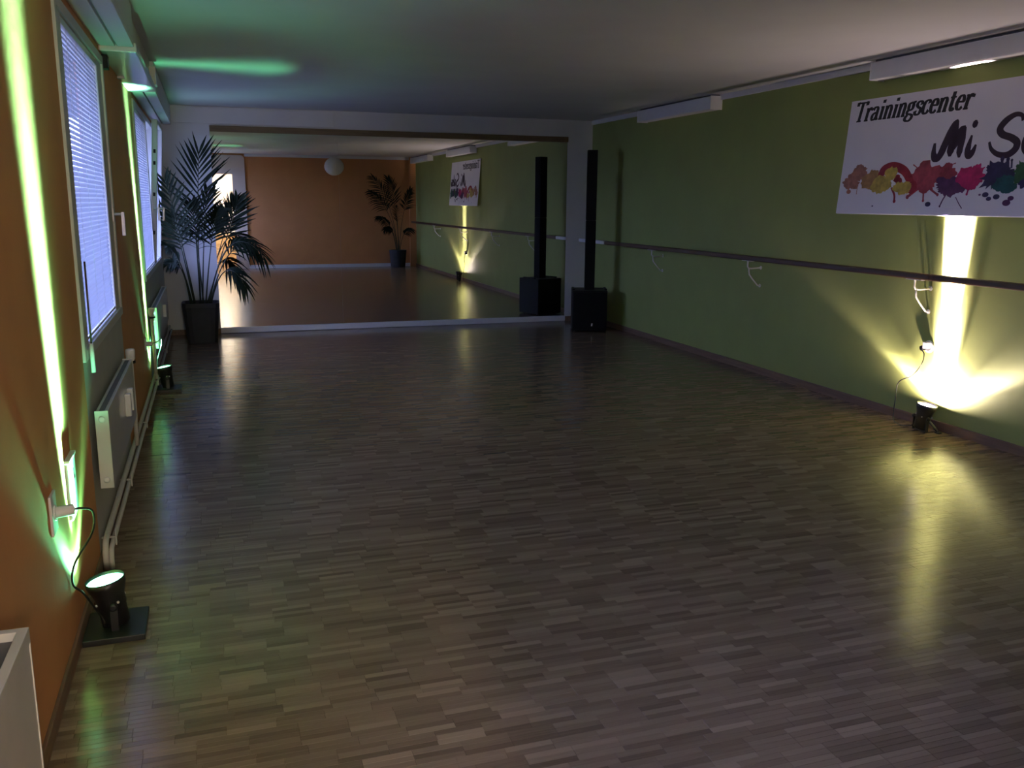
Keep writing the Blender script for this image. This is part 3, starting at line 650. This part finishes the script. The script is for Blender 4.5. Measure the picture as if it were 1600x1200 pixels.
blob('crimson_arc', (0.34, 0.018, 0.035), [(0.600, 1.695, 0.02, 0.02)], [[(0.428, 1.698), (0.451, 1.75), (0.54, 1.772), (0.644, 1.744), (0.705, 1.692), (0.752, 1.625), .062], [(0.555, 1.625), (0.594, 1.575), (0.603, 1.531), .018], [(0.57, 1.69), (0.62, 1.665), .04]])
blob('yellow_splash', (0.55, 0.40, 0.075), [(0.430, 1.645, 0.080, 0.062), (0.660, 1.622, 0.085, 0.042), (0.530, 1.722, 0.055, 0.045), (0.500, 1.66, 0.05, 0.05)])
blob('purple_splash', (0.10, 0.022, 0.10), [(1.080, 1.628, 0.105, 0.058), (1.16, 1.62, 0.05, 0.04)], [[(1.069, 1.58), (1.045, 1.54), (1.027, 1.498), .010], [(1.149, 1.557), (1.18, 1.52), (1.211, 1.488), .006]], [(1.336, 1.571, .008), (1.546, 1.522, .024), (1.572, 1.549, .018)], jag=.3)
blob('magenta_splash', (0.52, 0.012, 0.13), [(1.244, 1.683, 0.100, 0.070)], [[(1.24, 1.60), (1.235, 1.575), .012]], jag=.2)
blob('navy_splash', (0.035, 0.022, 0.085), [(1.455, 1.690, 0.100, 0.072), (1.70, 1.68, 0.10, 0.07)], [[(1.466, 1.729), (1.463, 1.785), .020], [(1.516, 1.728), (1.505, 1.780), .018], [(1.541, 1.727), (1.534, 1.774), .012], [(1.40, 1.72), (1.365, 1.745), .010]], [(0.919, 1.511, .020), (1.38, 1.571, .020), (1.41, 1.546, .016), (1.465, 1.558, .020), (0.389, 1.496, .007)], jag=.35)
blob('teal_splash', (0.012, 0.085, 0.090), [(1.514, 1.632, 0.078, 0.052), (1.86, 1.66, 0.09, 0.075)], jag=.25)
blob('green_splash', (0.03, 0.10, 0.03), [(1.62, 1.70, 0.055, 0.05)], jag=.3)

# ------------------------------------------------------------------ column loudspeaker
sp = thing('column_speaker', 'black column loudspeaker on a subwoofer box at the end of the green wall', 'speaker', (4.775, 9.80, 0), R(-20))
w2, d2 = 0.205, 0.21
bm = bm_new(); box(bm, -w2, w2, -d2 + .012, d2, 0.012, 0.49); cab = obj('cabinet', bm, BLACKP, sp, 0.008)
bm = bm_new(); box(bm, -w2 + .01, w2 - .01, -d2, -d2 + .0125, 0.03, 0.475); obj('front_grille', bm, GRILLE, sp, 0.006)
bm = bm_new(); prism(bm, [(-.012, -.016), (.004, -.016), (.008, 0.016), (-.008, .016)], 'y', -d2 - .003, -d2); o = obj('badge', bm, mat('badge_silver', (0.8, 0.8, 0.8), 0.4), sp); o.location = (0.03, 0, 0.088); o['label'] = 'small silver badge'
for s in (-1, 1):
    bm = bm_new(); box(bm, s * w2 - (.03 if s > 0 else -.0), s * w2 + (.0 if s > 0 else .03), -0.12, 0.12, 0.488, 0.505); obj('handle', bm, BLACKP, sp, 0.005)
for sx in (-1, 1):
    for sy in (-1, 1):
        bm = bm_new(); lathe(bm, [(0.018, 0), (0.016, 0.014)], 12, Matrix.Translation((sx * .16, sy * .15, 0))); obj('rubber_foot', bm, RUBBER, sp)
bm = bm_new(); box(bm, -0.058, 0.058, -0.065, 0.055, 0.49, 1.30); obj('lower_column', bm, GRILLE, sp, 0.006)
bm = bm_new(); box(bm, -0.058, 0.058, -0.065, 0.055, 1.302, 2.105); obj('upper_column', bm, GRILLE, sp, 0.006)

# ------------------------------------------------------------------ palms
def palm(label, loc, pot_r0, pot_r1, pot_h, fronds, square, each_leaflet, nleaf, group):
    t = thing('potted_palm', label, 'plant', loc, 0, group)
    n = 32; bm = bm_new(); rings = []
    def ring(r, z):
        v = []
        for i in range(n):
            a = 2 * math.pi * (i + .5) / n; c, s = math.cos(a), math.sin(a)
            k = (abs(c) ** 6 + abs(s) ** 6) ** (-1 / 6) if square else 1
            v.append(bm.verts.new((r * k * c, r * k * s, z)))
        return v
    prof = [(pot_r0 * .96, 0.0), (pot_r0, 0.01), (pot_r1 * .985, pot_h - .05), (pot_r1, pot_h - .045), (pot_r1, pot_h), (pot_r1 - .022, pot_h), (pot_r1 - .03, pot_h - .05)]
    rings = [ring(r, z) for r, z in prof]
    for A, B in zip(rings[:-1], rings[1:]):
        for i in range(n): bm.faces.new((A[i], A[(i + 1) % n], B[(i + 1) % n], B[i]))
    bm.faces.new(rings[0][::-1]); bm.faces.new(rings[-1])
    obj('planter', bm, PLANTER, t)
    bm = bm_new(); lathe(bm, [(pot_r1 - .034, pot_h - .051), (pot_r1 * .5, pot_h - .040), (0.0, pot_h - .032)], 20); obj('soil', bm, SOIL, t)
    rp = random.Random(5)
    for (base, via, tip, L, t0, N, droop) in fronds:
        b, v, e = Vector(base), Vector(via), Vector(tip)
        def bez(s): return b * (1 - s) ** 2 + v * 2 * s * (1 - s) + e * s * s
        def tan(s): return ((v - b) * 2 * (1 - s) + (e - v) * 2 * s).normalized()
        bm = bm_new(); tube(bm, [bez(i / 14) for i in range(15)], lambda s: 0.0085 * (1 - .78 * s), 6, False)
        fr = obj('frond', bm, STEM, t)
        bm = bm_new() if not each_leaflet else None
        half = nleaf // 2
        for side in (-1, 1):
            for i in range(half):
                s = t0 + (1 - t0) * (i + .5 * (side > 0) + .2) / half; s = min(s, 1.0)
                P = bez(s); T = tan(s); Nn = Vector(N).normalized(); Sd = T.cross(Nn).normalized() * side
                k = (i + .5) / half; ln = L * (0.62 + 0.38 * math.sin(math.pi * min(1, k * .9 + .12))) * rp.uniform(.85, 1.1) * (1 - .25 * k)
                a = R(52 - 34 * k + rp.uniform(-5, 5)); dr = (T * math.cos(a) + Sd * math.sin(a) + Nn * rp.uniform(-.06, .22)).normalized()
                wv = dr.cross(Nn).normalized(); wd_ = 0.0125 * rp.uniform(.85, 1.15)
                bmx = bm if bm is not None else bm_new()
                rows = []; K = 6
                for j in range(K + 1):
                    q = j / K; c = P + dr * ln * q + Vector((0, 0, -1)) * droop * ln * q * q
                    c.x = max(c.x, 0.03 - loc[0]) if loc[1] > 5 else min(c.x, 5.05 - loc[0]); c.y = min(c.y, 10.58 - loc[1]) if loc[1] > 5 else max(c.y, 0.42 - loc[1])
                    w = wd_ * (0.35 + 1.9 * q if q < .34 else (1 - ((q - .34) / .66) ** 1.6)) + .0006
                    m_ = bmx.verts.new(c - Nn * w * .35); rows.append((bmx.verts.new(c + wv * w), m_, bmx.verts.new(c - wv * w)))
                for A, B in zip(rows[:-1], rows[1:]):
                    for z_ in (0, 1):
                        f = bmx.faces.new((A[z_], A[z_ + 1], B[z_ + 1], B[z_])); f.smooth = True
                if each_leaflet: obj('leaflet', bmx, LEAF, fr)
        if bm is not None: obj('leaflets', bm, LEAF, fr)
    return t
UP, FR = (0, -1, .15), (0, -.55, .85)
PL = (0.362, 10.06, 0)
def rel(lst, o):
    out = []
    for (b, v, e, L, t0, N, d) in lst:
        out.append((b, tuple(Vector(v) - Vector(o)), tuple(Vector(e) - Vector(o)), L, t0, N, d))
    return out
fr1 = rel([
    ((0.0, 0.0, .39), (0.37, 10.02, 1.35), (0.44, 9.98, 1.99), .50, .56, UP, .04),
    ((-.05, -.03, .39), (0.22, 9.95, 1.10), (0.10, 9.80, 1.70), .44, .50, UP, .18),
    ((.06, -.02, .39), (0.62, 9.95, 1.00), (0.80, 9.85, 1.50), .36, .62, UP, .10),
    ((.08, -.04, .39), (0.66, 9.80, 1.42), (1.02, 9.62, 0.92), .32, .50, FR, .55),
    ((.10, -.05, .39), (0.62, 9.75, 1.05), (0.82, 9.60, 0.62), .28, .50, FR, .60),
    ((-.10, -.02, .39), (0.22, 9.92, 0.95), (0.08, 9.78, 0.86), .22, .55, FR, .50),
    ((.02, .05, .39), (0.42, 10.12, 1.10), (0.50, 10.22, 1.60), .38, .50, (.5, -1, .1), .15),
    ((-.06, .02, .39), (0.20, 10.00, 1.10), (0.13, 9.90, 1.36), .36, .50, (-.2, -1, .5), .35),
    ((.05, -.06, .39), (0.50, 9.85, 1.15), (0.58, 9.72, 1.38), .36, .52, (.3, -.9, .5), .35),
    ((-.08, -.06, .39), (0.20, 9.80, 1.00), (0.08, 9.62, 1.05), .32, .50, FR, .50),
    ((.09, .02, .39), (0.66, 10.05, 1.15), (0.92, 10.08, 1.00), .30, .50, FR, .50),
    ((0.0, -.08, .39), (0.36, 9.72, 1.20), (0.36, 9.50, 1.18), .34, .50, (0, -.2, 1), .45),
    ((0.03, 0.0, .39), (0.36, 10.0, 1.15), (0.34, 9.92, 1.46), .36, .50, (.1, -1, .3), .25)], PL)
palm('tall potted palm in a dark planter at the left corner beside the mirror', PL, 0.155, 0.190, 0.43, fr1, True, True, 22, 'potted palms in the room corners')
PL2 = (4.63, 0.68, 0)
fr2 = rel([
    ((0, 0, .36), (4.55, 0.72, 1.5), (4.05, 0.8, 2.05), .40, .50, (-.4, 1, .5), .35),
    ((0, 0, .36), (4.52, 0.75, 1.4), (3.98, 0.85, 1.72), .36, .55, (-.3, 1, .6), .45),
    ((.03, 0, .36), (4.62, 0.72, 1.5), (4.42, 0.75, 2.02), .36, .55, (0, 1, .2), .2),
    ((.03, .02, .36), (4.70, 0.72, 1.2), (4.92, 0.82, 1.78), .30, .62, (0, 1, .3), .3),
    ((-.03, 0, .36), (4.50, 0.75, 1.15), (4.15, 0.85, 1.15), .30, .5, (0, .6, .8), .55),
    ((-.02, 0, .36), (4.55, 0.75, 1.0), (4.30, 0.9, 0.88), .26, .5, (0, .6, .8), .5),
    ((.05, 0, .36), (4.72, 0.75, 0.9), (4.93, 0.85, 0.86), .24, .5, (0, .6, .8), .5),
    ((0, .05, .36), (4.60, 0.9, 1.2), (4.52, 1.1, 1.40), .30, .5, (0, .3, 1), .4)], PL2)
palm('slender potted palm before the orange rear wall, seen only in the mirror', PL2, 0.165, 0.200, 0.40, fr2, False, False, 28, 'potted palms in the room corners')

# ------------------------------------------------------------------ lantern, anteroom furniture
ln = thing('paper_lantern', 'round white paper lantern by the orange rear wall, seen in the mirror', 'lamp', (3.20, 0.85, 2.255))
bm = bm_new(); prof = []
for i in range(25):
    a = -math.pi / 2 + math.pi * i / 24; r = 0.215 * math.cos(a) * (1 + (.012 if i % 2 else -.006)); prof.append((max(r, 0.0), 0.195 * math.sin(a)))
prof[0] = (0.05, prof[1][1]); prof = [prof[0]] + prof[2:-2] + [(0.05, prof[-2][1])]
lathe(bm, prof, 32); obj('shade', bm, PAPER, ln)
bm = bm_new(); tube(bm, [(0, 0, .18), (0, 0, ZC - 2.255)], 0.003, 6, False); obj('cord', bm, WPLAST, ln)
dk = thing('reception_desk', 'light wooden desk front in the lit room beyond the doorway, seen in the mirror', 'desk', (1.1, -2.3, 0))
bm = bm_new(); box(bm, -0.75, 0.75, -0.3, 0.28, 0.0, 0.04); box(bm, -0.75, -0.71, -0.3, 0.28, 0.04, .66); box(bm, 0.71, 0.75, -0.3, 0.28, 0.04, .66); obj('carcass', bm, DESKW, dk, 0.002)
for k in range(5):
    bm = bm_new(); box(bm, -0.71, 0.71, 0.262, 0.28, 0.05 + k * .122, 0.165 + k * .122); obj('front_board', bm, DESKW, dk, 0.004)
bm = bm_new(); box(bm, -0.78, 0.78, -0.33, 0.31, .66, .69); obj('desk_top', bm, DESKW, dk, 0.004)
mo = thing('computer_monitor', 'dark computer monitor on the light wooden desk beyond the doorway', 'monitor', (0.93, -2.25, 0.69))
bm = bm_new(); box(bm, -0.17, 0.17, -0.02, 0.02, 0.10, 0.42); obj('screen_housing', bm, GREYD, mo, 0.006)
bm = bm_new(); box(bm, -0.03, 0.03, -0.025, 0.0, 0.0, 0.14); box(bm, -0.10, 0.10, -0.08, 0.08, 0.0, 0.012); obj('foot', bm, GREYD, mo, 0.003)
cl = thing('pendant_lamp', 'lit white globe pendant lamp in the room beyond the doorway', 'lamp', (0.80, -1.55, 1.86))
bm = bm_new(); lathe(bm, [(0.03, -0.126)] + [(0.13 * math.sin(math.pi * i / 16), -0.13 * math.cos(math.pi * i / 16)) for i in range(2, 15)] + [(0.03, 0.126)], 24)
obj('globe', bm, mat('lit_globe', (.8, .8, .8), .5, emit=(1.0, 0.84, 0.62), es=P_ROOM), cl)
bm = bm_new(); lathe(bm, [(0.032, 0.122), (0.032, 0.16), (0.008, 0.17)], 14); tube(bm, [(0, 0, .16), (0, 0, ZC - 1.86)], 0.004, 6, False); obj('cord', bm, WPLAST, cl)
